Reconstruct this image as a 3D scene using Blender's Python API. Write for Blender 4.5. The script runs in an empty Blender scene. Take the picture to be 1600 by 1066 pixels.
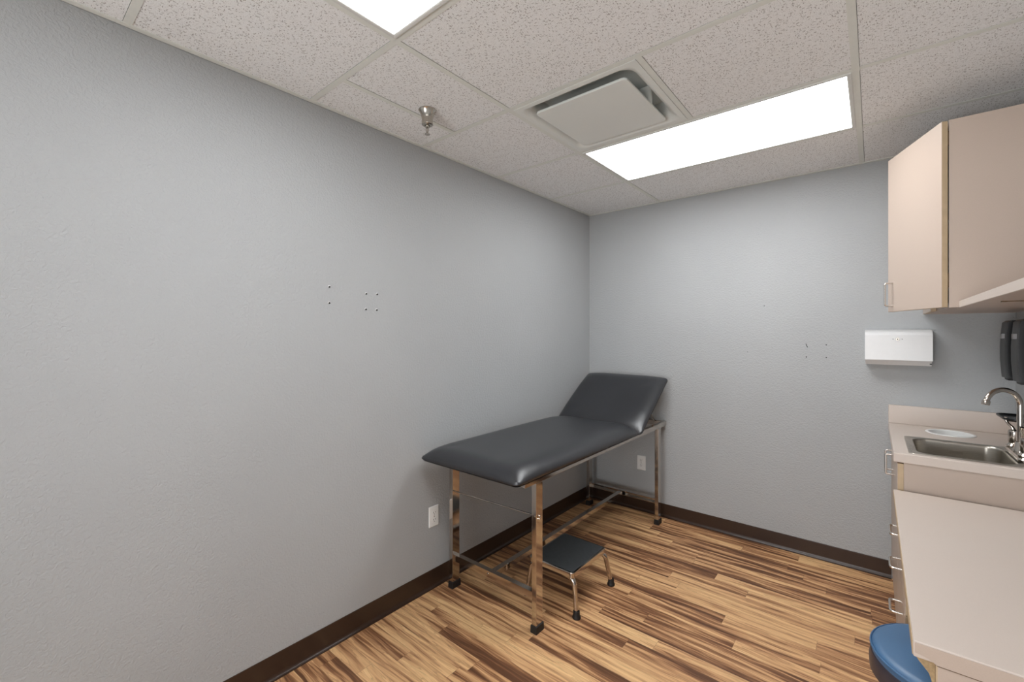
import bpy, bmesh, math, random
from mathutils import Vector, Matrix
random.seed(4)
PI = math.pi
sc = bpy.context.scene
COL = sc.collection

# ------------------------------------------------------------------ camera
cam_data = bpy.data.cameras.new('camera')
cam = bpy.data.objects.new('camera', cam_data); COL.objects.link(cam)
cam.location = (1.8925, -3.3365, 1.4208)
cam.rotation_euler = (PI/2, 0, 0.69146)
cam_data.sensor_width = 36; cam_data.lens = 681.77/1600*36
cam_data.shift_y = -13.77/1600
cam_data.clip_start = 0.02
sc.camera = cam
# ------------------------------------------------------------------ world, exposure
w = bpy.data.worlds.new('world'); sc.world = w; w.use_nodes = True
w.node_tree.nodes['Background'].inputs[0].default_value = (.5, .5, .5, 1)
w.node_tree.nodes['Background'].inputs[1].default_value = 0.2
sc.view_settings.view_transform = 'Standard'; sc.view_settings.look = 'None'
sc.view_settings.gamma = 1; sc.view_settings.use_curve_mapping = False
sc.view_settings.exposure = 0.41
LAMP = 8.6
# added soft fill behind the camera, no real source there; lifts ceiling and walls
al = bpy.data.lights.new('fill_light', 'AREA'); al.shape = 'RECTANGLE'; al.size = 1.6; al.size_y = 1.2
al.energy = 48; al.color = (.96, .98, 1); al.spread = math.radians(150)
ao = bpy.data.objects.new('fill_light', al); COL.objects.link(ao)
ao.location = (1.5, -5.55, .95); ao.rotation_euler = (math.radians(90+20), 0, math.radians(-16))

H = 2.427          # ceiling
T = 0.6096         # ceiling module
W = 2.45           # room width
YF = -5.7         # wall behind the camera
A = 0.621; B = A+2*T
R4 = -0.602; R3 = R4-T; R2 = R3-T; R1 = R2-T; R0 = R1-T; RM = R0-T

# ------------------------------------------------------------------ materials
def lin(c):
    return tuple((x/255/12.92 if x/255 <= .04045 else ((x/255+.055)/1.055)**2.4) for x in c) + (1,)
class NT:
    def __init__(s, name):
        s.m = bpy.data.materials.new(name); s.m.use_nodes = True; s.t = s.m.node_tree; s.n = s.t.nodes; s.l = s.t.links
        s.b = s.n['Principled BSDF']
    def node(s, typ, **kw):
        o = s.n.new(typ)
        for k, v in kw.items():
            if k.startswith('i_'):
                key = k[2:]; key = int(key) if key.isdigit() else key.replace('_', ' ')
                if isinstance(v, bpy.types.NodeSocket): s.l.new(v, o.inputs[key])
                else: o.inputs[key].default_value = v
            else: setattr(o, k, v)
        return o
    def math(s, op, a, b=0.0, c=None):
        o = s.n.new('ShaderNodeMath'); o.operation = op
        for i, v in enumerate([a, b] + ([c] if c is not None else [])):
            if isinstance(v, bpy.types.NodeSocket): s.l.new(v, o.inputs[i])
            else: o.inputs[i].default_value = v
        return o.outputs[0]
    def vec(s, x, y, z):
        o = s.n.new('ShaderNodeCombineXYZ')
        for i, v in enumerate((x, y, z)):
            if isinstance(v, bpy.types.NodeSocket): s.l.new(v, o.inputs[i])
            else: o.inputs[i].default_value = v
        return o.outputs[0]
    def ramp(s, f, stops, interp='LINEAR'):
        o = s.n.new('ShaderNodeValToRGB'); s.l.new(f, o.inputs[0]); o.color_ramp.interpolation = interp
        e = o.color_ramp.elements
        while len(e) < len(stops): e.new(.5)
        for el, (p, c) in zip(e, stops): el.position = p; el.color = c if len(c) == 4 else tuple(c)+(1,)
        return o.outputs[0]
    def mix(s, f, a, b, blend='MIX'):
        o = s.n.new('ShaderNodeMix'); o.data_type = 'RGBA'; o.blend_type = blend
        for i, v in ((0, f), (6, a), (7, b)):
            if isinstance(v, bpy.types.NodeSocket): s.l.new(v, o.inputs[i])
            else: o.inputs[i].default_value = v
        return o.outputs[2]
    def coord(s): return s.node('ShaderNodeTexCoord').outputs['Object']
    def bump(s, h, strength, dist):
        o = s.node('ShaderNodeBump', i_Strength=strength, i_Distance=dist, i_Height=h); s.l.new(o.outputs[0], s.b.inputs['Normal'])
    def base(s, c):
        if isinstance(c, bpy.types.NodeSocket): s.l.new(c, s.b.inputs['Base Color'])
        else: s.b.inputs['Base Color'].default_value = c

def simple(name, rgb, rough=.5, metal=0.0, spec=.5, noise=0.0, nscale=40, bump=0.0, bscale=200, bdist=.001, coat=0):
    t = NT(name); c = lin(rgb)
    t.b.inputs['Roughness'].default_value = rough; t.b.inputs['Metallic'].default_value = metal
    t.b.inputs['Specular IOR Level'].default_value = spec
    t.b.inputs['Coat Weight'].default_value = coat
    co = t.coord()
    n = t.node('ShaderNodeTexNoise', i_Vector=co, i_Scale=nscale, i_Detail=3.0).outputs[0]
    lo = tuple(x*(1-noise) for x in c[:3])+(1,); hi = tuple(min(1, x*(1+noise)) for x in c[:3])+(1,)
    t.base(t.ramp(n, [(.3, lo), (.7, hi)]))
    if bump:
        n2 = t.node('ShaderNodeTexNoise', i_Vector=co, i_Scale=bscale, i_Detail=2.0).outputs[0]
        t.bump(n2, bump, bdist)
    return t.m

def wall_mat():
    t = NT('grey_wall_paint'); co = t.coord()
    t.b.inputs['Roughness'].default_value = .55; t.b.inputs['Specular IOR Level'].default_value = .3
    n1 = t.node('ShaderNodeTexNoise', i_Vector=co, i_Scale=95.0, i_Detail=3.0, i_Roughness=.55, i_Distortion=.6).outputs[0]
    n2 = t.node('ShaderNodeTexNoise', i_Vector=co, i_Scale=1.6, i_Detail=2.0).outputs[0]
    t.base(t.ramp(n2, [(.3, lin((168, 170, 171))), (.7, lin((172, 174, 175)))]))
    r = t.ramp(n1, [(.38, (0, 0, 0)), (.62, (1, 1, 1))])
    t.bump(r, .48, .0020)
    return t.m
def ceiling_mat():
    t = NT('mineral_fibre_tile'); co = t.coord()
    t.b.inputs['Roughness'].default_value = .9; t.b.inputs['Specular IOR Level'].default_value = .1
    ns = t.node('ShaderNodeTexNoise', i_Vector=co, i_Scale=60.0, i_Detail=1.0).outputs[1]
    warp = t.node('ShaderNodeVectorMath', operation='SCALE', i_0=ns); warp.inputs['Scale'].default_value = .010
    wc = t.node('ShaderNodeVectorMath', operation='ADD', i_0=co, i_1=warp.outputs[0]).outputs[0]
    masks = []
    for sx, sy, sca, thr, keep, rot in ((.42, 1.3, 100.0, .17, .34, .5), (1.3, .42, 100.0, .17, .34, .2), (1, 1, 190.0, .16, .42, 0), (1, 1, 66., .11, .4, 1.0)):
        mp = t.node('ShaderNodeMapping', i_Vector=wc); mp.inputs['Scale'].default_value = (sx, sy, 1); mp.inputs['Rotation'].default_value = (0, 0, rot)
        v = t.node('ShaderNodeTexVoronoi', i_Vector=mp.outputs[0], i_Scale=sca); v.voronoi_dimensions = '2D'
        near = t.math('LESS_THAN', v.outputs['Distance'], thr)
        sep = t.node('ShaderNodeSeparateColor', i_0=v.outputs['Color'])
        k = t.math('LESS_THAN', sep.outputs[0], keep)
        masks.append(t.math('MULTIPLY', near, k))
    m = masks[0]
    for q in masks[1:]: m = t.math('MAXIMUM', m, q)
    fine = t.node('ShaderNodeTexNoise', i_Vector=co, i_Scale=300.0, i_Detail=2.0).outputs[0]
    big = t.node('ShaderNodeTexNoise', i_Vector=co, i_Scale=2.2, i_Detail=1.0).outputs[0]
    c = t.ramp(fine, [(.3, lin((227, 227, 227))), (.7, lin((241, 242, 243)))])
    c = t.mix(t.math('MULTIPLY', big, .12), c, lin((224, 226, 214)))
    c = t.mix(t.math('MULTIPLY', m, .60), c, lin((112, 102, 94)))
    t.base(c)
    t.bump(t.math('SUBTRACT', t.math('MULTIPLY', fine, .3), m), .3, .001)
    return t.m
def floor_mat():
    t = NT('wood_plank_vinyl'); co = t.coord()
    sp = t.node('ShaderNodeSeparateXYZ', i_0=co); x, y = sp.outputs[0], sp.outputs[1]
    w_ = .077; L = .85
    ry = t.math('DIVIDE', t.math('ADD', y, .0455), w_)
    row = t.math('FLOOR', ry); fy = t.math('FRACT', ry)
    wn = t.node('ShaderNodeTexWhiteNoise', noise_dimensions='1D', i_W=row)
    px = t.math('ADD', t.math('DIVIDE', x, L), t.math('MULTIPLY', wn.outputs[0], 7.3))
    pl = t.math('FLOOR', px); fx = t.math('FRACT', px)
    wn2 = t.node('ShaderNodeTexWhiteNoise', noise_dimensions='3D', i_Vector=t.vec(pl, row, 3.1))
    cs = t.node('ShaderNodeSeparateColor', i_0=wn2.outputs[1])
    ox = t.math('MULTIPLY', cs.outputs[0], 40.0); oy = t.math('MULTIPLY', cs.outputs[1], 40.0)
    u = t.math('ADD', t.math('MULTIPLY', x, 1.0), ox); v = t.math('ADD', y, oy)
    # wandering grain: warp across the grain with a slow noise
    slow = t.node('ShaderNodeTexNoise', i_Vector=t.vec(t.math('MULTIPLY', u, 2.2), t.math('MULTIPLY', v, 8.0), 0), i_Scale=1.0, i_Detail=2.0, i_Roughness=.5).outputs[0]
    vv = t.math('ADD', v, t.math('MULTIPLY', t.math('SUBTRACT', slow, .5), .055))
    g1 = t.node('ShaderNodeTexNoise', i_Vector=t.vec(t.math('MULTIPLY', u, 1.6), t.math('MULTIPLY', vv, 30.0), 0), i_Scale=1.0, i_Detail=3.0, i_Roughness=.6, i_Distortion=.35).outputs[0]
    g2 = t.node('ShaderNodeTexNoise', i_Vector=t.vec(t.math('MULTIPLY', u, 5.0), t.math('MULTIPLY', vv, 150.0), 1.7), i_Scale=1.0, i_Detail=3.0, i_Roughness=.6).outputs[0]
    g3 = t.node('ShaderNodeTexNoise', i_Vector=t.vec(t.math('MULTIPLY', u, 14.0), t.math('MULTIPLY', v, 620.0), 4.2), i_Scale=1.0, i_Detail=2.0).outputs[0]
    ring = t.math('FRACT', t.math('MULTIPLY', t.math('ADD', g1, t.math('MULTIPLY', vv, 1.0)), 9.0))
    ringd = t.math('POWER', ring, 5.0)
    tone = t.math('ADD', g1, t.math('MULTIPLY', t.math('SUBTRACT', cs.outputs[2], .5), .20))
    tone = t.math('ADD', tone, t.math('MULTIPLY', t.math('SUBTRACT', g2, .5), .30))
    c = t.ramp(tone, [(.31, lin((98, 66, 46))), (.41, lin((138, 96, 66))), (.49, lin((192, 145, 103))), (.58, lin((220, 175, 127))), (.72, lin((238, 198, 144)))])
    c = t.mix(t.math('MULTIPLY', ringd, .42), c, lin((112, 72, 48)))
    c = t.mix(t.math('MULTIPLY', t.ramp(g3, [(.55, (0, 0, 0)), (.75, (1, 1, 1))]), .30), c, lin((124, 84, 58)))
    ex = t.math('MINIMUM', fx, t.math('SUBTRACT', 1.0, fx)); ey = t.math('MINIMUM', fy, t.math('SUBTRACT', 1.0, fy))
    edge = t.math('MAXIMUM', t.math('LESS_THAN', ex, .0012), t.math('LESS_THAN', ey, .009))
    c = t.mix(t.math('MULTIPLY', edge, .38), c, lin((96, 64, 44)))
    t.base(c)
    t.b.inputs['Roughness'].default_value = .42; t.b.inputs['Specular IOR Level'].default_value = .38
    rr = t.node('ShaderNodeMapRange', i_Value=g2); rr.inputs['To Min'].default_value = .36; rr.inputs['To Max'].default_value = .5
    t.l.new(rr.outputs[0], t.b.inputs['Roughness'])
    t.bump(t.math('SUBTRACT', t.math('MULTIPLY', g3, .4), edge), .18, .0008)
    return t.m
def brushed_mat():
    t = NT('brushed_stainless'); co = t.coord()
    mp = t.node('ShaderNodeMapping', i_Vector=co); mp.inputs['Scale'].default_value = (30, 30, 900)
    n = t.node('ShaderNodeTexNoise', i_Vector=mp.outputs[0], i_Scale=1.0, i_Detail=3.0).outputs[0]
    t.base(t.ramp(n, [(.3, lin((176, 170, 160))), (.7, lin((200, 195, 186)))]))
    t.b.inputs['Metallic'].default_value = 1; t.b.inputs['Roughness'].default_value = .28
    t.bump(n, .08, .0004)
    return t.m
def chrome_mat():
    t = NT('chrome'); co = t.coord()
    n = t.node('ShaderNodeTexNoise', i_Vector=co, i_Scale=14.0, i_Detail=3.0).outputs[0]
    t.base(lin((196, 188, 180))); t.b.inputs['Metallic'].default_value = 1
    rr = t.node('ShaderNodeMapRange', i_Value=n); rr.inputs['To Min'].default_value = .03; rr.inputs['To Max'].default_value = .16
    t.l.new(rr.outputs[0], t.b.inputs['Roughness'])
    return t.m
def vinyl_mat(name, rgb, rough):
    t = NT(name); co = t.coord()
    v = t.node('ShaderNodeTexVoronoi', i_Vector=co, i_Scale=520.0); v.feature = 'DISTANCE_TO_EDGE'
    n = t.node('ShaderNodeTexNoise', i_Vector=co, i_Scale=6.0, i_Detail=2.0).outputs[0]
    c = lin(rgb)
    t.base(t.ramp(n, [(.35, tuple(k*.92 for k in c[:3])), (.7, tuple(k*1.06 for k in c[:3]))]))
    t.b.inputs['Roughness'].default_value = rough; t.b.inputs['Specular IOR Level'].default_value = .75
    big = t.node('ShaderNodeTexNoise', i_Vector=co, i_Scale=9.0, i_Detail=1.0).outputs[0]
    t.bump(t.math('ADD', t.math('MULTIPLY', t.math('MINIMUM', v.outputs[0], .12), 1.0), t.math('MULTIPLY', big, .9)), .25, .002)
    return t.m
def lamp_mat():
    t = NT('glowing_prismatic_diffuser'); co = t.coord()
    t.b.inputs['Base Color'].default_value = (.9, .9, .9, 1)
    t.b.inputs['Emission Color'].default_value = (.965, .985, 1, 1)
    ck = t.node('ShaderNodeTexChecker', i_Vector=co, i_Scale=160.0)
    e = t.math('ADD', t.math('MULTIPLY', ck.outputs[1], .04*LAMP), LAMP*.98)
    t.l.new(e, t.b.inputs['Emission Strength'])
    return t.m
M = dict(
    wall=wall_mat(), tile=ceiling_mat(), floor=floor_mat(), chrome=chrome_mat(), steel=brushed_mat(), lamp=lamp_mat(),
    tee=simple('painted_grid_metal', (219, 221, 215), .5, noise=.02, spec=.3),
    fixture=simple('white_fixture_enamel', (208, 208, 204), .4, noise=.01),
    diffuser=simple('white_air_diffuser_enamel', (222, 225, 221), .45, noise=.01, nscale=3),
    base=simple('dark_brown_vinyl_base', (54, 38, 29), .3, noise=.06, nscale=12, bump=.1, bscale=30),
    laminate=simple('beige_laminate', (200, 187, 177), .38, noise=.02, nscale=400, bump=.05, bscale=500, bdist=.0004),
    laminate_shaded=simple('beige_laminate_shaded', (184, 167, 154), .38, noise=.02, nscale=400, bump=.05, bscale=500, bdist=.0004),  # darker copy of the laminate: shade of sides and undersides put into colour
    edge=simple('tan_edge_band', (188, 165, 134), .5, noise=.06, nscale=30),
    raw=simple('raw_particle_board', (176, 152, 116), .8, noise=.15, nscale=200),
    pad=vinyl_mat('black_vinyl_upholstery', (37, 38, 42), .30),
    blue=vinyl_mat('blue_vinyl_upholstery', (62, 102, 140), .38),
    blue_band=simple('dark_stool_band', (58, 54, 62), .35, noise=.04),
    rubber=simple('black_rubber', (24, 22, 22), .55, noise=.1),
    mat_rubber=simple('ribbed_black_rubber_mat', (44, 47, 49), .6, noise=.12, nscale=60, bump=.3, bscale=250),
    white=simple('white_plastic', (232, 232, 230), .35, noise=.01),
    white_metal=simple('white_enamelled_steel', (220, 220, 220), .3, noise=.01),
    slot=simple('dark_slot', (30, 28, 26), .7, noise=.05),
    gap=simple('brown_shadow_gap', (92, 70, 46), .7, noise=.1),
    nickel=simple('satin_nickel', (190, 184, 174), .2, metal=1, noise=.03),
    pull=simple('nickel_wire_pull', (214, 210, 204), .25, metal=1, noise=.02),
    black_plastic=simple('glossy_black_plastic', (18, 18, 20), .33, spec=.35, noise=.04),
    label=simple('grey_label', (150, 150, 152), .5, noise=.05),
    plug=simple('pale_wall_plug', (225, 225, 223), .6, noise=.03),
)

# ------------------------------------------------------------------ mesh helpers
def newbm(): return bmesh.new()
def box(bm, x0, x1, y0, y1, z0, z1, bev=0.0, seg=2, rot=None):
    b = bmesh.new(); bmesh.ops.create_cube(b, size=1)
    bmesh.ops.scale(b, vec=(abs(x1-x0), abs(y1-y0), abs(z1-z0)), verts=b.verts)
    bmesh.ops.translate(b, vec=((x0+x1)/2, (y0+y1)/2, (z0+z1)/2), verts=b.verts)
    if bev: bmesh.ops.bevel(b, geom=list(b.edges), offset=bev, segments=seg, profile=.5, affect='EDGES')
    if rot is not None: bmesh.ops.transform(b, matrix=rot, verts=b.verts)
    join(bm, b)
def join(bm, b):
    me = bpy.data.meshes.new('tmp'); b.to_mesh(me); b.free(); bm.from_mesh(me); bpy.data.meshes.remove(me)
def arc_path(pts, r, n=6):
    """polyline with rounded corners of radius r"""
    P = [Vector(p) for p in pts]; out = [P[0]]
    for i in range(1, len(P)-1):
        a, b, c = P[i-1], P[i], P[i+1]; d1 = (a-b).normalized(); d2 = (c-b).normalized()
        rr = r[i-1] if isinstance(r, (list, tuple)) else r
        p0 = b+d1*rr; p1 = b+d2*rr
        for k in range(n+1):
            s = k/n; out.append(p0*(1-s)**2 + b*2*s*(1-s) + p1*s*s)
    out.append(P[-1]); return out
def tube(bm, pts, r, n=12, cap=True):
    P = [Vector(p) for p in pts]; rings = []; up = None
    for i, p in enumerate(P):
        t = (P[min(i+1, len(P)-1)]-P[max(i-1, 0)]).normalized()
        if up is None:
            up = Vector((0, 0, 1)) if abs(t.z) < .9 else Vector((1, 0, 0))
        up = (up - t*up.dot(t)).normalized(); s = t.cross(up)
        rr = r[i] if isinstance(r, (list, tuple)) else r
        rings.append([bm.verts.new(p+(up*math.cos(a)+s*math.sin(a))*rr) for a in [2*PI*k/n for k in range(n)]])
    for a, b in zip(rings, rings[1:]):
        for k in range(n): bm.faces.new((a[k], a[(k+1) % n], b[(k+1) % n], b[k]))
    if cap: bm.faces.new(rings[0]); bm.faces.new(list(reversed(rings[-1])))
def lathe(bm, prof, c, n=32, axis='z', mat=None):
    """prof: list of (radius, height)"""
    b = bmesh.new(); rings = []
    for r, h in prof:
        if r < 1e-6: rings.append([b.verts.new((0, 0, h))])
        else: rings.append([b.verts.new((r*math.cos(2*PI*k/n), r*math.sin(2*PI*k/n), h)) for k in range(n)])
    for p, q in zip(rings, rings[1:]):
        if len(p) == 1 and len(q) == 1: continue
        for k in range(n):
            k2 = (k+1) % n
            if len(p) == 1: b.faces.new((p[0], q[k2], q[k]))
            elif len(q) == 1: b.faces.new((p[k], p[k2], q[0]))
            else: b.faces.new((p[k], p[k2], q[k2], q[k]))
    if axis == 'x': bmesh.ops.rotate(b, matrix=Matrix.Rotation(PI/2, 3, 'Y'), verts=b.verts)
    if axis == 'y': bmesh.ops.rotate(b, matrix=Matrix.Rotation(-PI/2, 3, 'X'), verts=b.verts)
    bmesh.ops.translate(b, vec=c, verts=b.verts)
    if mat is not None: bmesh.ops.transform(b, matrix=mat, verts=b.verts)
    join(bm, b)
def rrect(x0, x1, y0, y1, r, n=6):
    out = []
    for cx_, cy_, a0 in ((x1-r, y1-r, 0), (x0+r, y1-r, PI/2), (x0+r, y0+r, PI), (x1-r, y0+r, 1.5*PI)):
        for k in range(n+1):
            a = a0+PI/2*k/n; out.append((cx_+r*math.cos(a), cy_+r*math.sin(a)))
    return out
def loft(bm, loops, cap0=True, cap1=True, mat=None):
    """loops of equal vertex counts, each a list of 3D points"""
    b = bmesh.new(); R = [[b.verts.new(p) for p in lp] for lp in loops]; n = len(R[0])
    for p, q in zip(R, R[1:]):
        for k in range(n): b.faces.new((p[k], p[(k+1) % n], q[(k+1) % n], q[k]))
    if cap0: b.faces.new(list(reversed(R[0])))
    if cap1: b.faces.new(R[-1])
    if mat is not None: bmesh.ops.transform(b, matrix=mat, verts=b.verts)
    join(bm, b)
def extrude_poly(bm, pts, axis, a0, a1):
    """pts in the two other axes, in xyz order"""
    def P(p, a):
        return {'x': (a, p[0], p[1]), 'y': (p[0], a, p[1]), 'z': (p[0], p[1], a)}[axis]
    loft(bm, [[P(p, a0) for p in pts], [P(p, a1) for p in pts]])
def obj(name, bm, mat, parent=None, angle=35, kind=None, label=None):
    bmesh.ops.remove_doubles(bm, verts=bm.verts, dist=1e-6)
    bmesh.ops.recalc_face_normals(bm, faces=bm.faces)
    for f in bm.faces: f.smooth = True
    for e in bm.edges:
        if len(e.link_faces) == 2 and e.calc_face_angle(0) > math.radians(angle): e.smooth = False
    me = bpy.data.meshes.new(name); bm.to_mesh(me); bm.free(); me.materials.append(M[mat])
    o = bpy.data.objects.new(name, me); COL.objects.link(o)
    if parent is not None:
        root = parent
        while root.parent: root = root.parent
        me.transform(Matrix.Translation(-root.location)); o.parent = parent
    wn = o.modifiers.new('wn', 'WEIGHTED_NORMAL'); wn.keep_sharp = True; wn.weight = 80
    if kind: o['kind'] = kind
    if label: o['label'] = label
    return o
def thing(name, loc, label, cat, group=None):
    o = bpy.data.objects.new(name, None); o.empty_display_size = .05; COL.objects.link(o); o.location = loc
    o['label'] = label; o['category'] = cat
    if group: o['group'] = group
    return o
def tag(o, label, cat, group=None):
    o['label'] = label; o['category'] = cat
    if group: o['group'] = group
    # move the origin of a single-mesh thing to its centre of bounds
    me = o.data; xs = [v.co for v in me.vertices]
    c = Vector([(min(v[i] for v in xs)+max(v[i] for v in xs))/2 for i in range(3)])
    me.transform(Matrix.Translation(-c)); o.location = c
    return o
def struct(name, bm, mat): return obj(name, bm, mat, kind='structure')
def quick(fn, *a, **k):
    b = newbm(); fn(b, *a, **k); return b

# ------------------------------------------------------------------ room shell
struct('floor', quick(box, -.1, W+.1, YF-.1, .1, -.1, 0), 'floor')
struct('wall_left', quick(box, -.1, 0, YF-.1, .1, 0, H+.2), 'wall')
struct('wall_back', quick(box, 0, W, 0, .1, 0, H+.2), 'wall')
struct('wall_right', quick(box, W, W+.1, YF-.1, .1, 0, H+.2), 'wall')
struct('wall_front', quick(box, 0, W, YF-.1, YF, 0, H+.2), 'wall')

# ceiling tiles: lay-in boards, one mesh; bays with a fixture stay open
tw = .012
bays = []
rows = [0, R4, R3, R2, R1, R0, RM, YF]
for i in range(len(rows)-1):
    y1_, y0_ = rows[i], rows[i+1]
    cols = [0, A, B, W]
    if i == 3: cols = [0, .262, A, B, W]          # the narrow cut tile beside the sprinkler
    if i == 2: cols = [0, A, A+T, B, W]           # air diffuser and a square tile
    for a, b in zip(cols, cols[1:]):
        if i == 1 + 0 and (a, b) == (A, B): continue          # lit panel near the back wall
        if i == 2 and a == A: continue                        # air diffuser
        if i == 4 and (a, b) == (A, B): continue              # lit panel at the top of the photo
        bays.append((a, b, y0_, y1_))
bm = newbm()
g = tw-.004
for a, b, y0_, y1_ in bays: box(bm, a+(tw+.0014 if a else 0), b-g, y0_+g, y1_-(tw+.0010 if y1_ else 0), H+.0012, H+.018)
box(bm, 0, W, YF, 0, H+.19, H+.2)  # added unseen slab over the tiles, keeps world light out of the gaps
struct('ceiling', bm, 'tile')
# exposed grid
def tee_x(bm, x, y0_, y1_): box(bm, x-tw, x+tw, y0_, y1_, H-.0004, H+.001); box(bm, x-.001, x+.001, y0_, y1_, H+.001, H+.03)
def tee_y(bm, y, x0_, x1_): box(bm, x0_, x1_, y-tw, y+tw, H-.0005, H+.001); box(bm, x0_, x1_, y-.001, y+.001, H+.001, H+.03)
bm = newbm()
for x in (A, B): tee_x(bm, x, YF, 0)
tee_x(bm, .262, R1+tw, R2-tw); tee_x(bm, A+T, R2+tw, R3-tw)
for y in rows[1:-1]:
    for a, b in ((0, A), (A, B), (B, W)): tee_y(bm, y, a+(tw if a else 0), b-(tw if b < W else 0))
struct('trim_1', bm, 'tee')
# wall angle round the room
bm = newbm()
box(bm, 0, .022, YF, 0, H-.0025, H+.001); box(bm, 0, W, -.022, 0, H-.0022, H+.001); box(bm, W-.022, W, YF, 0, H-.0025, H+.001); box(bm, 0, W, YF, YF+.022, H-.0022, H+.001)
box(bm, 0, .0015, YF, 0, H-.0025, H+.03); box(bm, 0, W, -.0015, 0, H-.0022, H+.03)
struct('trim_2', bm, 'tee')

# cove base
def cove(t=.003, h=.1, toe=.018):
    p = [(0, h), (t*.7, h-.001), (t, h-.004), (t, .022)]
    for k in range(1, 6):
        a = k/5*PI/2; p.append((t+(toe-t)*(1-math.cos(a)), .022-(.019)*math.sin(a)))
    p += [(toe, 0), (0, 0)]; return p
bm = newbm(); extrude_poly(bm, [(x, z) for x, z in cove()], 'y', YF, 0); struct('baseboard_left', bm, 'base')
bm = newbm(); extrude_poly(bm, [(-x, z) for x, z in cove()], 'x', .003, 1.974); struct('baseboard_back', bm, 'base')

# ------------------------------------------------------------------ recessed ceiling lights
def ceiling_light(y0_, y1_, label):
    t = thing('ceiling_light', ((A+B)/2, (y0_+y1_)/2, H), label, 'ceiling light', 'recessed panel lights in the tile ceiling')
    x0_, x1_ = A+tw-.001, B-tw+.001; ya, yb = y0_+tw-.001, y1_-tw+.001
    bm = newbm()
    def ring(i, z): return [(x, y, z) for x, y in rrect(x0_+i, x1_-i, ya+i, yb-i, .003, 1)]
    loft(bm, [ring(0, H+.004), ring(.001, H-.004), ring(.003, H-.006), ring(.013, H-.006), ring(.017, H-.0035), ring(.0175, H+.004)], cap0=False, cap1=False)
    obj('frame', bm, 'fixture', t)
    bm = newbm(); box(bm, x0_+.016, x1_-.016, ya+.016, yb-.016, H-.002, H+.001); obj('diffuser_panel', bm, 'lamp', t)
    bm = newbm(); box(bm, x0_+.01, x1_-.01, ya+.01, yb-.01, H+.004, H+.09, .01); obj('housing', bm, 'fixture', t)
    return t
ceiling_light(R3, R4, 'glowing white rectangular ceiling panel light touching the air diffuser')
ceiling_light(R0, R1, 'ceiling panel light cut off by the top edge of the photo')

# ------------------------------------------------------------------ air diffuser
cx_, cy_ = A+T/2, (R2+R3)/2
t = thing('air_diffuser', (cx_, cy_, H), 'square white ceiling air diffuser with a hanging flat centre plate', 'air vent')
def rr(h, r, z, n=8): return [(x, y, z) for x, y in rrect(cx_-h, cx_+h, cy_-h, cy_+h, r, n)]
bm = newbm()
loft(bm, [rr(.292, .004, H+.004), rr(.292, .004, H-.002), rr(.272, .03, H-.003), rr(.266, .05, H-.002), rr(.255, .06, H+.006), rr(.243, .07, H+.024), rr(.236, .075, H+.05), rr(.234, .075, H+.085)], cap0=False, cap1=True)
obj('frame', bm, 'diffuser', t)
bm = newbm()
loft(bm, [rr(.219, .018, H-.003), rr(.220, .018, H-.006), rr(.2205, .018, H-.011), rr(.219, .018, H-.013)])
obj('centre_plate', bm, 'diffuser', t)
for sx, sy in ((-.199, .150), (.191, .045)):
    bm = newbm(); b0 = rrect(cx_+sx-.028, cx_+sx+.028, cy_+sy-.02, cy_+sy+.02, .018, 5)
    loft(bm, [[(x, y, H-.002) for x, y in b0], [(x, y, H+.070) for x, y in b0]]); obj('hanger', bm, 'diffuser', t)

# ------------------------------------------------------------------ sprinkler
S = (.336, -2.058)
t = thing('fire_sprinkler', (S[0], S[1], H), 'small nickel bell-shaped fire sprinkler hanging from a ceiling tile', 'sprinkler')
bm = newbm()
lathe(bm, [(.012, .0), (.039, .0), (.040, -.003), (.036, -.008), (.030, -.020), (.0262, -.034), (.0252, -.040), (.0252, -.058), (.0262, -.062), (.0255, -.066), (.020, -.070), (.012, -.071), (.010, -.064)], (S[0], S[1], H), 36)
obj('escutcheon', bm, 'nickel', t)
bm = newbm(); lathe(bm, [(0, -.06), (.010, -.06), (.010, -.078), (.007, -.080), (0, -.080)], (S[0], S[1], H), 16); obj('nozzle', bm, 'nickel', t)
bm = newbm()
for s in (-1, 1):
    tube(bm, [(S[0]+s*.0085, S[1], H-.078), (S[0]+s*.0085, S[1], H-.092), (S[0]+s*.002, S[1], H-.104)], .0018, 8)
tube(bm, [(S[0], S[1], H-.08), (S[0], S[1], H-.1)], .0016, 8)
obj('frame_arms', bm, 'nickel', t)
bm = newbm(); lathe(bm, [(0, -.102), (.006, -.103), (.0125, -.108), (.013, -.110), (0, -.111)], (S[0], S[1], H), 14); obj('deflector', bm, 'nickel', t)

# ------------------------------------------------------------------ exam table
t = thing('exam_table', (.371, -.95, 0), 'black padded exam table with raised backrest on square chrome legs', 'exam table')
LX = (.0865, .6605); LY = (-1.660, -.151); hw = .0135; hx = .0135; hy_ = .026
RZ0, RZ1 = .709, .743
for ly in LY:
    for lx in LX:
        bm = newbm(); box(bm, lx-hx, lx+hx, ly-hy_, ly+hy_, .012, RZ0-.0005, .0022, 2); leg = obj('leg', bm, 'chrome', t)
        bm = newbm(); b0 = lambda h, z: [(x, y, z) for x, y in rrect(lx-h-hx, lx+h+hx, ly-h-hy_, ly+h+hy_, .003, 3)]
        loft(bm, [b0(.0045, 0), b0(.0055, .003), b0(.0045, .034), b0(.001, .037)]); obj('rubber_foot', bm, 'rubber', leg)
for lx in LX:
    bm = newbm(); box(bm, lx-hw, lx+hw, -1.772, -.012, RZ0, RZ1, .002); obj('side_rail', bm, 'chrome', t)
for y in (-1.70, -.034):
    bm = newbm(); box(bm, LX[0]+hw, LX[1]-hw, y-hw, y+hw, RZ0, RZ1, .002); obj('end_rail', bm, 'chrome', t)
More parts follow.
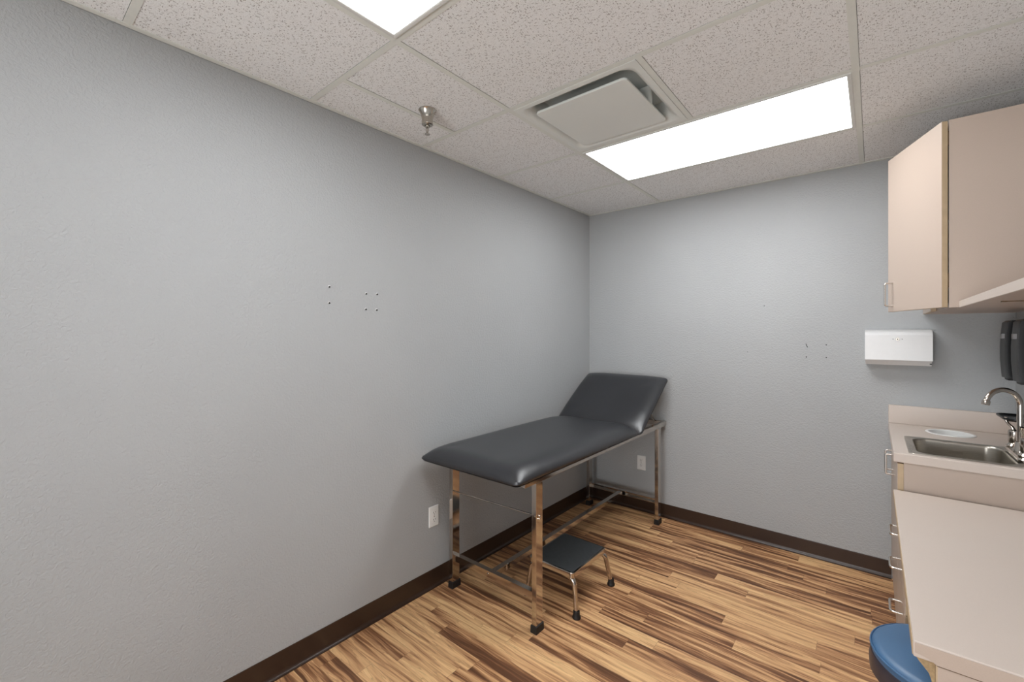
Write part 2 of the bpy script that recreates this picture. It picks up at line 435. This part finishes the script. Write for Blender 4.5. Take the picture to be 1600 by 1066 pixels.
bm = newbm(); box(bm, LX[0]+hw, LX[1]-hw, -.62, -.59, RZ0, RZ1-.002, .002); obj('cross_rail', bm, 'chrome', t)
# lower cross bars are channels open to the inside
def channel(y, s):
    bm = newbm()
    pts = [(y-s*.015, .150), (y-s*.015, .184), (y+s*.013, .184), (y+s*.013, .181), (y-s*.012, .181), (y-s*.012, .153), (y+s*.013, .153), (y+s*.013, .150)]
    extrude_poly(bm, pts, 'x', LX[0]+hw, LX[1]-hw); return obj('lower_crossbar', bm, 'chrome', t)
c0 = channel(LY[0], 1); c1 = channel(LY[1], -1)
for xx in (.352,):
    bm = newbm(); lathe(bm, [(0, -.004), (.005, -.003), (.006, 0), (0, 0)], (xx, LY[0]-.015, .167), 12, 'y'); obj('bolt', bm, 'chrome', c0)
bm = newbm(); box(bm, .352, .384, LY[0]+.014, LY[1]-.014, .150, .180, .002); obj('stretcher', bm, 'chrome', t)
bm = newbm(); tube(bm, [(LX[0]+hw, LY[0], .53), (LX[1]-hw, LY[0], .545)], .004, 10); rod = obj('paper_roll_rod', bm, 'chrome', t)
bm = newbm(); tube(bm, [(LX[1]+.0125, LY[0]-.006, .553), (LX[1]+.020, LY[0]-.006, .553), (LX[1]+.022, LY[0]-.006, .545), (LX[1]+.020, LY[0]-.006, .537), (LX[1]+.0125, LY[0]-.006, .537)], .0025, 8)
lathe(bm, [(0, 0), (.006, 0), (.0055, .005), (0, .006)], (LX[1]+.004, LY[0]-.032, .553), 12, 'y'); obj('rod_clip', bm, 'chrome', rod)
# upholstered pad: flat bottom, thin piped edge, crowned top pinched at the corners
def cushion(x0, x1, y0, y1, z0, edge, crown, rc, mat=None, w_=.11, nx=34, ny=44):
    bm = newbm(); b = bmesh.new()
    def ticks(n):
        out = []
        for i in range(n+1):
            u = i/n*2-1; out.append(.5+.5*math.copysign(1-(1-abs(u))**1.7, u))
        return out
    tx, ty = ticks(nx), ticks(ny); hx_, hy2 = (x1-x0)/2, (y1-y0)/2; cx2, cy2 = (x0+x1)/2, (y0+y1)/2
    def pos(u, v):
        x = (u*2-1)*hx_; y = (v*2-1)*hy2; ax, ay = abs(x)-(hx_-rc), abs(y)-(hy2-rc)
        if ax > 0 and ay > 0:
            m = max(ax, ay); q = math.hypot(ax, ay); k = m/q
            x = math.copysign(hx_-rc+ax*k, x); y = math.copysign(hy2-rc+ay*k, y)
        return x, y
    def F(d): return 1-(1-min(max(d, 0)/w_, 1))**2.6
    def top(x, y):
        dx, dy = hx_-abs(x), hy2-abs(y); f = F(dx)*F(dy)
        side = min(1, max(dx, dy)/.16)
        wr = .0012*math.sin(19*x+7*y)*f
        return z0+edge*(.75+.5*side)+(crown-edge)*f**.72+wr
    up, dn = {}, {}
    for i, u in enumerate(tx):
        for j, v in enumerate(ty):
            x, y = pos(u, v); rim = i in (0, nx) or j in (0, ny)
            up[i, j] = b.verts.new((cx2+x, cy2+y, top(x, y)))
            s2 = .985 if rim else 1
            dn[i, j] = b.verts.new((cx2+x*(1-.006/hx_ if rim else 1), cy2+y*(1-.006/hy2 if rim else 1), z0))
    for i in range(nx):
        for j in range(ny):
            b.faces.new((up[i, j], up[i+1, j], up[i+1, j+1], up[i, j+1]))
            b.faces.new((dn[i, j+1], dn[i+1, j+1], dn[i+1, j], dn[i, j]))
    ring = [(i, 0) for i in range(nx)]+[(nx, j) for j in range(ny)]+[(i, ny) for i in range(nx, 0, -1)]+[(0, j) for j in range(ny, 0, -1)]
    mid = {k: b.verts.new((up[k].co.x+(up[k].co.x-cx2)/hx_*.004, up[k].co.y+(up[k].co.y-cy2)/hy2*.004, z0+(up[k].co.z-z0)*.55)) for k in ring}
    for k, k2 in zip(ring, ring[1:]+ring[:1]):
        b.faces.new((up[k2], up[k], mid[k], mid[k2])); b.faces.new((mid[k2], mid[k], dn[k], dn[k2]))
    if mat is not None: bmesh.ops.transform(b, matrix=mat, verts=b.verts)
    join(bm, b); return bm
pd = obj('pad', cushion(.052, .710, -1.872, -.590, RZ1+.003, .021, .068, .03), 'pad', t, angle=75)
bm = newbm(); box(bm, .09, .690, -1.815, -.61, RZ1-.004+.004, RZ1+.0035); obj('pad_board', bm, 'rubber', t)
# backrest, hinged at the far end of the pad
ang = math.atan2(.330, .498); BL = math.hypot(.498, .330)
MB = Matrix.Translation((0, -.588, .757)) @ Matrix.Rotation(ang, 4, 'X')
back = obj('backrest', cushion(.040, .712, .004, BL, -.030, .022, .054, .03, mat=MB, ny=34), 'pad', t, angle=75)
bm = newbm(); box(bm, .09, .67, .03, BL-.03, -.040, -.0295, rot=MB); obj('backrest_board', bm, 'rubber', back)
for lx in (.14, .60):
    bm = newbm(); p0 = MB @ Vector((lx, BL*.62, -.042)); tube(bm, [p0, (lx, -.06, RZ1-.004)], .006, 8); obj('support_arm', bm, 'chrome', back)

# ------------------------------------------------------------------ step stool
t = thing('step_stool', (.6, -1.28, 0), 'low chrome step stool with black rubber tread beside the exam table', 'step stool')
sx0, sx1, sy0, sy1, SZ = .467, .747, -1.478, -1.128, .222
bm = newbm()
def rl(i, z, r=.02): return [(x, y, z) for x, y in rrect(sx0+i, sx1-i, sy0+i, sy1-i, max(r-i*.6, .004), 5)]
loft(bm, [rl(.004, SZ-.026), rl(0, SZ-.026), rl(0, SZ-.003), rl(.002, SZ), rl(.009, SZ), rl(.011, SZ-.004), rl(.012, SZ-.004)])
obj('top_frame', bm, 'chrome', t)
bm = newbm(); loft(bm, [rl(.010, SZ-.005), rl(.010, SZ+.0005), rl(.012, SZ+.002)])
obj('tread_mat', bm, 'mat_rubber', t)
for (fx, fy), (tx, ty) in (((.757, -1.462), (.728, -1.452)), ((.757, -1.092), (.728, -1.150)), ((.447, -1.462), (.486, -1.452)), ((.447, -1.092), (.486, -1.150))):
    bm = newbm()
    inx = .05 if tx < .6 else -.05
    sgn = 1 if tx > .6 else -1
    P = arc_path([(tx+inx, ty, SZ-.034), (tx+sgn*.010, ty+(fy-ty)*.3, SZ-.036), (fx, fy, .02)], [.035], 8)
    tube(bm, P, .0125, 14); leg = obj('leg', bm, 'chrome', t)
    bm = newbm(); lathe(bm, [(0, 0), (.020, 0), (.0215, .004), (.0195, .012), (.0165, .018), (.0165, .036), (.0145, .039), (.0125, .039)], (fx, fy, 0), 20); obj('rubber_foot', bm, 'rubber', leg)

# ------------------------------------------------------------------ round stool under the desk
SC = (2.064, -1.613); sr = .175; st = .5
t = thing('round_stool', (SC[0], SC[1], 0), 'round blue vinyl stool pushed under the desk at lower right', 'stool')
bm = newbm()
lathe(bm, [(0, st+.004), (.06, st+.0035), (.12, st+.002), (.155, st-.001), (.166, st-.004), (.1735, st-.010), (.1755, st-.014), (.1765, st-.018), (.1775, st-.021), (.176, st-.024), (.176, st-.030)], (SC[0], SC[1], 0), 64)
seat = obj('seat', bm, 'blue', t, angle=60)
bm = newbm(); lathe(bm, [(.1750, st-.0135), (.1772, st-.0105), (.1800, st-.0120), (.1805, st-.0150), (.1785, st-.0175), (.1755, st-.0170)], (SC[0], SC[1], 0), 64); obj('piping', bm, 'blue', seat, angle=60)
bm = newbm()
lathe(bm, [(.176, st-.030), (.179, st-.034), (.182, st-.055), (.181, st-.082), (.172, st-.092), (0, st-.092)], (SC[0], SC[1], 0), 64); obj('seat_band', bm, 'blue_band', seat)
bm = newbm(); lathe(bm, [(0, st-.092), (.022, st-.092), (.022, .09), (0, .09)], (SC[0], SC[1], 0), 20); obj('column', bm, 'chrome', t)
for k in range(5):
    a = 2*PI*k/5+.3; d = Vector((math.cos(a), math.sin(a), 0)); c = Vector((SC[0], SC[1], 0))
    bm = newbm(); tube(bm, [c+Vector((0, 0, .11)), c+d*.09+Vector((0, 0, .10)), c+d*.155+Vector((0, 0, .07))], [.018, .015, .012], 10); lg = obj('base_leg', bm, 'chrome', t)
    bm = newbm(); p = c+d*.155; pr = Matrix.Translation(p+Vector((0, 0, .027))) @ Matrix.Rotation(a, 4, 'Z')
    lathe(bm, [(0, -.012), (.022, -.012), (.027, -.006), (.027, .006), (.022, .012), (0, .012)], (0, 0, 0), 20, 'y', pr)
    tube(bm, [p+Vector((0, 0, .027)), p+Vector((0, 0, .075))], .006, 8); obj('caster', bm, 'rubber', lg)

# ------------------------------------------------------------------ wire pull
def pull_path(a, b, out, stand=.032, r=.010):
    a, b, out = Vector(a), Vector(b), Vector(out)
    return arc_path([a, a+out*stand, b+out*stand, b], r, 6)
def pull(a, b, out, parent, name='handle', mat='pull'):
    bm = newbm(); tube(bm, pull_path(a, b, out), .0043, 10); return obj(name, bm, mat, parent)

# ------------------------------------------------------------------ sink base cabinet
XF = 1.973; YB = -.829; CT = .900
t = thing('base_cabinet', (2.2, YB/2, 0), 'beige laminate sink base cabinet against the back wall', 'cabinet')
bm = newbm(); e = .001
box(bm, XF+.021, W-e, YB+.012, YB+.030, .1, CT-.04)          # near side
box(bm, XF+.021, W-e, -.020, -e, .1, CT-.04); box(bm, XF+.021, W-e, YB+.03, -.02, .1, .118)
box(bm, W-.012, W-e, YB+.03, -.02, .118, CT-.04); box(bm, XF+.06, W-e, YB+.02, -.014, 0, .1)
body = obj('body', bm, 'laminate_shaded', t)
for (ya, yb, hy) in ((-.024, -.410, -.360), (-.414, YB+.012, -.460)):
    bm = newbm(); box(bm, XF+.001, XF+.0205, yb, ya, .104, CT-.046, .0006, 1); d = obj('door', bm, 'edge', t)
    bm = newbm(); box(bm, XF, XF+.0012, yb+.0004, ya-.0004, .1045, CT-.0465); obj('door_face', bm, 'laminate_shaded', d)
    pull((XF, hy, .812), (XF, hy, .714), (-1, 0, 0), d)

# countertop: slab with sink and chute cut-outs, plus backsplashes
CX0 = 1.960
t = thing('countertop', (2.2, YB/2, CT), 'beige laminate countertop with upstand around the steel sink', 'countertop')
SXa, SXb, SYa, SYb = 2.026, 2.41, -.785, -.412
GC = (2.197, -.178); gr = .083
slab = newbm(); box(slab, CX0, W-.001, YB, -.001, CT-.04, CT, .004, 3)
so = obj('slab', slab, 'laminate', t)
def cut(o, cutter_bm):
    me = bpy.data.meshes.new('cut'); cutter_bm.to_mesh(me); cutter_bm.free(); c = bpy.data.objects.new('cut', me); COL.objects.link(c)
    r = o
    while r.parent: r = r.parent
    me.transform(Matrix.Translation(-r.location)); c.location = r.location
    bpy.context.view_layer.update()
    md = o.modifiers.new('b', 'BOOLEAN'); md.operation = 'DIFFERENCE'; md.object = c; md.solver = 'EXACT'
    dg = bpy.context.evaluated_depsgraph_get(); nm = bpy.data.meshes.new_from_object(o.evaluated_get(dg)); o.modifiers.remove(md)
    old = o.data; nm.name = old.name; o.data = nm; bpy.data.objects.remove(c); bpy.data.meshes.remove(me)
b = newbm(); box(b, SXa, SXb, SYa, SYb, CT-.1, CT+.1); cut(so, b)
b = newbm(); lathe(b, [(0, -.1), (gr, -.1), (gr, .1), (0, .1)], (GC[0], GC[1], CT), 48); cut(so, b)
bm = newbm(); box(bm, CX0, W-.001, -.020, -.001, CT, CT+.104, .003, 2); obj('back_upstand', bm, 'laminate', t)
bm = newbm(); box(bm, W-.020, W-.001, YB, -.020, CT, CT+.104, .003, 2); obj('side_upstand', bm, 'laminate', t)

# sink
t = thing('sink', (2.21, -.6, CT), 'brushed stainless drop-in sink set in the beige countertop', 'sink')
ox0, ox1, oy0, oy1 = 2.010, 2.424, -.802, -.398
bx0, bx1, by0, by1 = 2.038, 2.335, -.772, -.424
bm = newbm()
def L4(x0, x1, y0, y1, r, z): return [(x, y, z) for x, y in rrect(x0, x1, y0, y1, r, 6)]
loft(bm, [L4(ox0, ox1, oy0, oy1, .018, CT+.0005), L4(ox0+.001, ox1-.001, oy0+.001, oy1-.001, .018, CT+.003), L4(ox0+.005, ox1-.005, oy0+.005, oy1-.005, .016, CT+.004),
          L4(bx0-.010, bx1+.010, by0-.010, by1+.010, .05, CT+.0032), L4(bx0, bx1, by0, by1, .05, CT+.001), L4(bx0+.005, bx1-.005, by0+.005, by1-.005, .05, CT-.008),
          L4(bx0+.012, bx1-.012, by0+.012, by1-.012, .05, CT-.120), L4(bx0+.022, bx1-.022, by0+.022, by1-.022, .045, CT-.140), L4(bx0+.045, bx1-.045, by0+.045, by1-.045, .03, CT-.148)], cap0=False, cap1=True)
so = obj('basin', bm, 'steel', t)
bm = newbm(); lathe(bm, [(.045, -.146), (.043, -.1445), (.036, -.146), (.032, -.150), (0, -.152)], ((bx0+bx1)/2, (by0+by1)/2, CT), 32); obj('drain', bm, 'chrome', so)
bm = newbm(); box(bm, 2.17, 2.215, by1-.0085, by1-.0065, CT-.05, CT-.036, .0005, 1); obj('overflow_plate', bm, 'steel', so)

# faucet
FX, FY = 2.362, -.600; fz = CT+.004
t = thing('faucet', (FX, FY, fz), 'chrome gooseneck faucet on the right rim of the sink', 'faucet')
bm = newbm(); q = lambda h, i, z: [(x, y, z) for x, y in rrect(FX-.026+i, FX+.026-i, FY-.13+i, FY+.13-i, .024-i*.5, 6)]
loft(bm, [q(0, 0, fz), q(0, 0, fz+.010), q(0, .005, fz+.018), q(0, .012, fz+.020)]); obj('base_plate', bm, 'chrome', t)
bm = newbm(); lathe(bm, [(.022, .018), (.022, .030), (.017, .040), (.0145, .060), (.0135, .062)], (FX, FY, fz), 24); obj('spout_collar', bm, 'chrome', t)
th = math.radians(33); dd = Vector((-math.cos(th), -math.sin(th), 0)); r0 = .064; ztop = 1.117
P = [Vector((FX, FY, fz+.02)), Vector((FX, FY, 1.0)), Vector((FX, FY, ztop))]
for k in range(1, 21):
    a = PI*k/20*.95; P.append(Vector((FX, FY, ztop))+dd*(r0-r0*math.cos(a))+Vector((0, 0, r0*math.sin(a))))
bm = newbm(); tube(bm, P, .0100, 16); sp = obj('spout', bm, 'chrome', t)
tip = P[-1]; tv = (P[-1]-P[-2]).normalized()
bm = newbm(); tube(bm, [tip-tv*.012, tip-tv*.004, tip+tv*.008, tip+tv*.010], [.0105, .0132, .0132, .0115], 18); obj('aerator', bm, 'chrome', sp)
for s in (1, -1):
    hy = FY+s*.1
    bm = newbm(); lathe(bm, [(.024, .016), (.024, .026), (.018, .034), (.0165, .038), (.0185, .044), (.0195, .085), (.017, .092), (.006, .096), (0, .096)], (FX, hy, fz), 24); hd = obj('handle', bm, 'chrome', t)
    c = Vector((FX, hy, fz+.09)); bm = newbm()
    tube(bm, [c, c+Vector((-.004, s*.01, .014)), c+Vector((-.014, s*.022, .026)), c+Vector((-.02, s*.03, .040)), c+Vector((-.018, s*.034, .052))], [.007, .006, .005, .0055, .0075], 12); obj('lever', bm, 'chrome', hd)

# waste chute ring
t = thing('waste_chute', (GC[0], GC[1], CT), 'round white waste hole ring in the countertop behind the sink', 'waste chute')
bm = newbm(); lathe(bm, [(gr-.003, -.12), (gr-.003, -.002), (gr-.001, .003), (gr+.005, .0045), (gr+.010, .003), (gr+.011, .0003), (gr-.0005, 0), (gr-.0005, -.12)], (GC[0], GC[1], CT), 56); obj('ring', bm, 'white', t)
bm = newbm(); lathe(bm, [(gr-.004, -.045), (gr-.02, -.058), (0, -.062)], (GC[0], GC[1], CT), 48); obj('flap', bm, 'white', t)

# ------------------------------------------------------------------ desk and drawer unit
DZ = .742; DY0 = -2.030; DY1 = YB-.0005
t = thing('desk', (2.2, (DY0+DY1)/2, 0), 'low beige laminate desk between the sink cabinet and the camera', 'desk')
bm = newbm(); box(bm, CX0, W-.001, DY0, DY1, DZ-.037, DZ, .0035, 2); top = obj('desktop', bm, 'laminate', t)
# facing strip below the near edge with its rounded lower corner
bm = newbm()
pts = [(CX0+.003, DZ-.004), (CX0+.003, DZ-.026), (1.971, DZ-.027), (1.984, DZ-.030), (1.992, DZ-.034), (1.9975, DZ-.0385), (W-.001, DZ-.0385), (W-.001, DZ-.004)]
extrude_poly(bm, pts, 'y', DY0-.0016, DY0-.0001)
obj('curved_facing', bm, 'laminate_shaded', top)
bm = newbm(); box(bm, 1.9985, W-.002, DY0-.0008, DY0+.004, DZ-.0405, DZ-.0386); obj('seam', bm, 'gap', top)
bm = newbm(); box(bm, 1.9990, W-.001, DY0, DY0+.018, 0, DZ-.0395); ep = obj('end_panel', bm, 'laminate_shaded', t)
bm = newbm(); box(bm, 1.9965, 1.9990, DY0-.0003, DY0+.018, 0, DZ-.0395); obj('edge_strip', bm, 'edge', ep)
bm = newbm(); box(bm, CX0-.0010, CX0+.0002, DY0+.004, DY1, DZ-.034, DZ-.003); obj('edge_band', bm, 'edge', top)
bm = newbm()
pts = [(1.963, DZ-.038), (1.9635, DZ-.041), (1.971, DZ-.052), (1.979, DZ-.062), (1.987, DZ-.072), (1.992, DZ-.089), (1.993, DZ-.12), (1.993, 0), (2.10, 0), (2.10, DZ-.038)]
extrude_poly(bm, pts, 'y', DY0+.0185, DY0+.034); obj('inner_support', bm, 'raw', t)
bm = newbm(); box(bm, CX0+.012, CX0+.03, DY0+.035, DY1-.6, DZ-.062, DZ-.038); obj('front_cleat', bm, 'edge', t)

t = thing('drawer_unit', (2.2, -1.13, 0), 'beige three-drawer unit under the desk beside the sink cabinet', 'drawer unit')
DUY0, DUY1 = -1.415, DY1-.001; dz1 = DZ-.0385
bm = newbm()
box(bm, XF+.021, W-.002, DUY0, DUY0+.018, .1, dz1); box(bm, XF+.021, W-.002, DUY1-.018, DUY1, .1, dz1); box(bm, XF+.021, W-.002, DUY0+.018, DUY1-.018, .1, .118)
box(bm, W-.014, W-.002, DUY0+.018, DUY1-.018, .118, dz1); box(bm, XF+.07, W-.002, DUY0+.01, DUY1-.01, 0, .1)
obj('body', bm, 'laminate_shaded', t)
for z0, z1, hz in ((.630, dz1-.002, .684), (.492, .627, .562), (.104, .489, .402)):
    bm = newbm(); box(bm, XF+.001, XF+.0205, DUY0, DUY1-.002, z0, z1, .0006, 1); d = obj('drawer', bm, 'edge', t)
    bm = newbm(); box(bm, XF, XF+.0012, DUY0+.0005, DUY1-.0025, z0+.0005, z1-.0005); obj('drawer_face', bm, 'laminate_shaded', d)
    pull((XF, -1.225, hz), (XF, -1.129, hz), (-1, 0, 0), d)

# ------------------------------------------------------------------ wall cabinet
UX = 2.127; UY = -.871; UZ0, UZ1 = 1.520, 2.272
t = thing('wall_cabinet', (2.29, UY/2, UZ0), 'beige laminate wall cabinet above the sink with one door ajar', 'cabinet')
bm = newbm(); e = .0015
box(bm, UX, W-e, UY, UY+.018, UZ0, UZ1); obj('near_side', bm, 'laminate_shaded', t)
bm = newbm(); box(bm, UX, W-e, -.018, -e, UZ0, UZ1); obj('far_side', bm, 'laminate_shaded', t)
bm = newbm(); box(bm, UX, W-e, UY+.018, -.018, UZ0+.001, UZ0+.019); obj('bottom', bm, 'laminate_shaded', t)
bm = newbm(); box(bm, UX, W-e, UY+.018, -.018, UZ1-.019, UZ1-.001); obj('top', bm, 'laminate_shaded', t)
bm = newbm(); box(bm, W-.01, W-e, UY+.018, -.018, UZ0+.019, UZ1-.019); obj('back_panel', bm, 'laminate_shaded', t)
bm = newbm(); box(bm, UX+.01, W-.01, UY+.018, -.018, 1.88, 1.898); obj('shelf', bm, 'laminate_shaded', t)
def updoor(M4, y0, y1, hy):
    bm = newbm(); box(bm, -.0192, -.001, y0, y1, UZ0+.001, UZ1-.002, .0006, 1, rot=M4); d = obj('door', bm, 'edge', t)
    bm = newbm(); box(bm, -.0205, -.0190, y0+.0006, y1-.0006, UZ0+.0016, UZ1-.0026, rot=M4); obj('door_face', bm, 'laminate_shaded', d)
    a = M4 @ Vector((-.0205, hy, 1.549)); b_ = M4 @ Vector((-.0205, hy, 1.660)); o_ = (M4.to_3x3() @ Vector((-1, 0, 0)))
    pull(a, b_, o_, d); return d
updoor(Matrix.Translation((UX-.001, 0, 0)), UY/2+.002, -.003, UY/2+.03)
updoor(Matrix.Translation((UX-.0025, UY+.002, 0)) @ Matrix.Rotation(math.radians(21.2), 4, 'Z'), 0, .430, .385)
for z in (1.60, 2.17):
    bm = newbm(); box(bm, UX-.003, UX+.001, UY+.002, UY+.006, z, z+.06); obj('hinge', bm, 'gap', t)

t = thing('wall_shelf', (2.3, -1.5, UZ0), 'long beige shelf on the right wall running out from the wall cabinet', 'shelf')
bm = newbm(); box(bm, 2.1545, W-.0015, -2.35, UY-.0008, UZ0-.001, UZ0+.0245, .0006, 1); so = obj('board', bm, 'laminate', t)
bm = newbm(); box(bm, 2.157, W-.002, -2.348, UY-.002, UZ0-.002, UZ0-.001); so2 = obj('underside', bm, 'laminate_shaded', so)
bm = newbm(); box(bm, 2.205, W-.002, -1.320, -1.312, UZ0-.005, UZ0-.002); box(bm, 2.200, 2.212, -1.324, -1.308, UZ0-.0055, UZ0-.002); obj('bracket', bm, 'gap', t)

# ------------------------------------------------------------------ paper towel dispenser on the back wall
t = thing('paper_towel_dispenser', (2.0, -.05, 1.24), 'white metal paper towel dispenser on the back wall', 'paper towel dispenser')
x0, x1 = 1.855, 2.140
prof = [(-.001, 1.436), (-.070, 1.432), (-.095, 1.412), (-.100, 1.402), (-.100, 1.266), (-.098, 1.263), (-.001, 1.263)]
bm = newbm(); extrude_poly(bm, prof, 'x', x0, x1)
bmesh.ops.bevel(bm, geom=[e_ for e_ in bm.edges if abs(e_.verts[0].co.x-e_.verts[1].co.x) < 1e-6], offset=.003, segments=2, profile=.5, affect='EDGES')
bd = obj('cover', bm, 'white_metal', t)
bm = newbm(); extrude_poly(bm, [(-.001, 1.263), (-.096, 1.263), (-.076, 1.246), (-.066, 1.236), (-.001, 1.237)], 'x', x0+.003, x1-.004); obj('tray', bm, 'white_metal', t)
bm = newbm(); box(bm, x1-.012, x1-.0035, -.083, -.07, 1.246, 1.250); obj('slot', bm, 'slot', t)
bm = newbm(); lathe(bm, [(0, 0), (.009, 0), (.008, -.003), (0, -.003)], (1.997, -.1005, 1.382), 20, 'y'); lk = obj('lock', bm, 'nickel', bd)
bm = newbm(); lathe(bm, [(0, -.0035), (.003, -.0035), (.003, -.002), (0, -.002)], (1.997, -.1005, 1.382), 12, 'y'); obj('keyhole', bm, 'slot', lk)
for dx in (-.019, .019):
    bm = newbm(); lathe(bm, [(0, -.0008), (.0028, -.0008), (.0028, .001), (0, .001)], (1.997+dx, -.1, 1.382), 12, 'y'); obj('peep_hole', bm, 'label', bd)

# ------------------------------------------------------------------ soap dispensers on the right wall
def soap(yc, label):
    hwid = .062
    t = thing('soap_dispenser', (W, yc, 1.21), label, 'soap dispenser', 'black dispensers on the right wall')
    # side profile (distance from wall, z)
    pr = [(.030, 1.470), (.082, 1.474), (.093, 1.464), (.097, 1.42), (.100, 1.36), (.100, 1.30), (.097, 1.252), (.094, 1.214), (.030, 1.210)]
    loops = []
    n = len(pr)
    for (s, yy) in ((.0, -hwid), (.9, -hwid+.001), (1.0, -hwid+.014), (1.05, -hwid*.45), (1.06, 0), (1.05, hwid*.45), (1.0, hwid-.014), (.9, hwid-.001), (.0, hwid)):
        k = .86+.14*min(1, s) if s else .80
        loops.append([(W-.002-d*k if d > .031 else W-.030, yc+yy, z) for d, z in pr])
    bm = newbm(); loft(bm, loops); cov = obj('cover', bm, 'black_plastic', t, angle=50)
    bm = newbm(); box(bm, W-.031, W-.001, yc-hwid+.004, yc+hwid-.004, 1.216, 1.466, .004); obj('back_plate', bm, 'black_plastic', t)
    bm = newbm(); box(bm, W-.110, W-.098, yc-.036, yc-.004, 1.392, 1.414, .001, 1); obj('label_window', bm, 'label', cov)
    bm = newbm(); box(bm, W-.090, W-.03, yc-.03, yc+.03, 1.203, 1.214, .003); obj('push_lever', bm, 'rubber', t)
soap(-.365, 'black wall dispenser above the faucet, the one farther from the camera')
soap(-.580, 'black wall dispenser above the faucet, the nearer and larger looking one')
bm = newbm(); b0 = rrect(W-.118, W-.001, -.500, -.300, .045, 8)
loft(bm, [[(x, y, 1.030) for x, y in rrect(W-.108, W-.001, -.49, -.31, .04, 8)], [(x, y, 1.038) for x, y in b0], [(x, y, 1.044) for x, y in b0], [(x, y, 1.044) for x, y in rrect(W-.112, W-.005, -.495, -.305, .04, 8)], [(x, y, 1.036) for x, y in rrect(W-.108, W-.008, -.49, -.31, .04, 8)]])
tag(obj('drip_tray', bm, 'black_plastic'), 'flat black rounded drip tray on the right wall behind the faucet', 'tray')

# ------------------------------------------------------------------ outlets
def outlet(plane, u, z, label):
    """plane 'x' = left wall, 'y' = back wall; u is the coordinate along the wall"""
    if plane == 'x': MM = Matrix.Translation((0, u, z)) @ Matrix.Rotation(PI/2, 4, 'Z')
    else: MM = Matrix.Translation((u, 0, z))
    t = thing('wall_outlet', MM.translation[:], label, 'outlet', 'white wall outlets')
    bm = newbm()
    lo = lambda i, y: [MM @ Vector((x, y, zz)) for x, zz in rrect(-.035+i, .035-i, -.057+i, .057-i, .003, 3)]
    loft(bm, [lo(0, -.0005), lo(0, -.003), lo(.003, -.0055), lo(.006, -.006)]); pl = obj('cover_plate', bm, 'white', t)
    for dz in (.0195, -.0195):
        bm = newbm()
        fl = lambda i, y: [MM @ Vector((x, y, zz+dz)) for x, zz in rrect(-.017+i, .017-i, -.0145+i, .0145-i, .011, 5)]
        loft(bm, [fl(0, -.004), fl(0, -.0075), fl(.001, -.008)]); sk = obj('socket', bm, 'white', t)
        for dx, hh in ((-.0065, .0045), (.0065, .0035)):
            bm = newbm(); box(bm, dx-.0011, dx+.0011, -.0085, -.0075, dz+.003-hh, dz+.003+hh, rot=MM); obj('slot', bm, 'slot', sk)
        bm = newbm(); lathe(bm, [(0, -.0006), (.0026, -.0006), (.0026, .0006), (0, .0006)], (0, -.008, dz-.0075), 12, 'y', MM); obj('ground_hole', bm, 'slot', sk)
    bm = newbm(); lathe(bm, [(0, -.0012), (.003, -.0008), (.0032, .0006), (0, .0006)], (0, -.0062, 0), 12, 'y', MM); obj('screw', bm, 'nickel', t)
outlet('x', -1.738, .394, 'white duplex outlet low on the left wall beside the exam table')
outlet('y', .470, .381, 'white duplex outlet on the back wall seen beneath the exam table')

# ------------------------------------------------------------------ screws and anchors left in the walls
def anchor(x, y, z, label, name='wall_anchor', group='wall anchors left in the walls'):
    bm = newbm(); ax = 'x' if x == 0 else 'y'
    prof = [(0, .0005), (.0052, .0005), (.0056, .003), (.0045, .0044), (.003, .004), (0, .0035)]
    lathe(bm, prof if ax == 'x' else [(r, -h) for r, h in prof], (x, y, z), 14, ax)
    t = thing(name, (x, y, z), label, 'wall anchor', group); obj('collar', bm, 'plug', t)
    bm = newbm(); p2 = [(0, .002), (.0044, .002), (.0042, .0056), (.002, .0062), (0, .0062)]
    lathe(bm, p2 if ax == 'x' else [(r, -h) for r, h in p2], (x, y, z-.0016), 12, ax); obj('hole', bm, 'slot', t)
anchor(0, -2.346, 1.627, 'upper anchor of the leftmost pair on the left wall')
anchor(0, -2.346, 1.554, 'lower anchor of the leftmost pair on the left wall')
anchor(0, -2.160, 1.608, 'upper left anchor in the square of four on the left wall')
anchor(0, -2.100, 1.610, 'upper right anchor in the square of four on the left wall')
anchor(0, -2.162, 1.533, 'lower left anchor in the square of four on the left wall')
anchor(0, -2.102, 1.532, 'lower right anchor in the square of four on the left wall')
def hole(x, z, label, r=.0035, y=0, grp='small dark holes in the back wall'):
    bm = newbm(); lathe(bm, [(0, -.0012), (r*.6, -.0012), (r, -.0004), (r, .0004), (0, .0004)], (x, y, z), 12, 'y')
    return tag(obj('screw_hole', bm, 'slot'), label, 'hole', grp)
hole(1.565, 1.263, 'small dark hole in the back wall directly below the bent nail')
hole(1.668, 1.342, 'upper of two small dark holes nearest the paper towel dispenser')
hole(1.668, 1.263, 'lower of two small dark holes nearest the paper towel dispenser')
hole(1.329, 1.598, 'faint highest mark in the middle of the back wall', .003)
hole(1.228, 1.286, 'faint leftmost mark on the back wall, left of the bent nail', .0025)
bm = newbm(); tube(bm, [(1.563, .0, 1.346), (1.563, -.006, 1.346), (1.568, -.012, 1.334), (1.572, -.016, 1.326)], [.0018, .0018, .0016, .0022], 8)
tag(obj('bent_nail', bm, 'slot'), 'small dark bent nail sticking out of the back wall', 'nail')
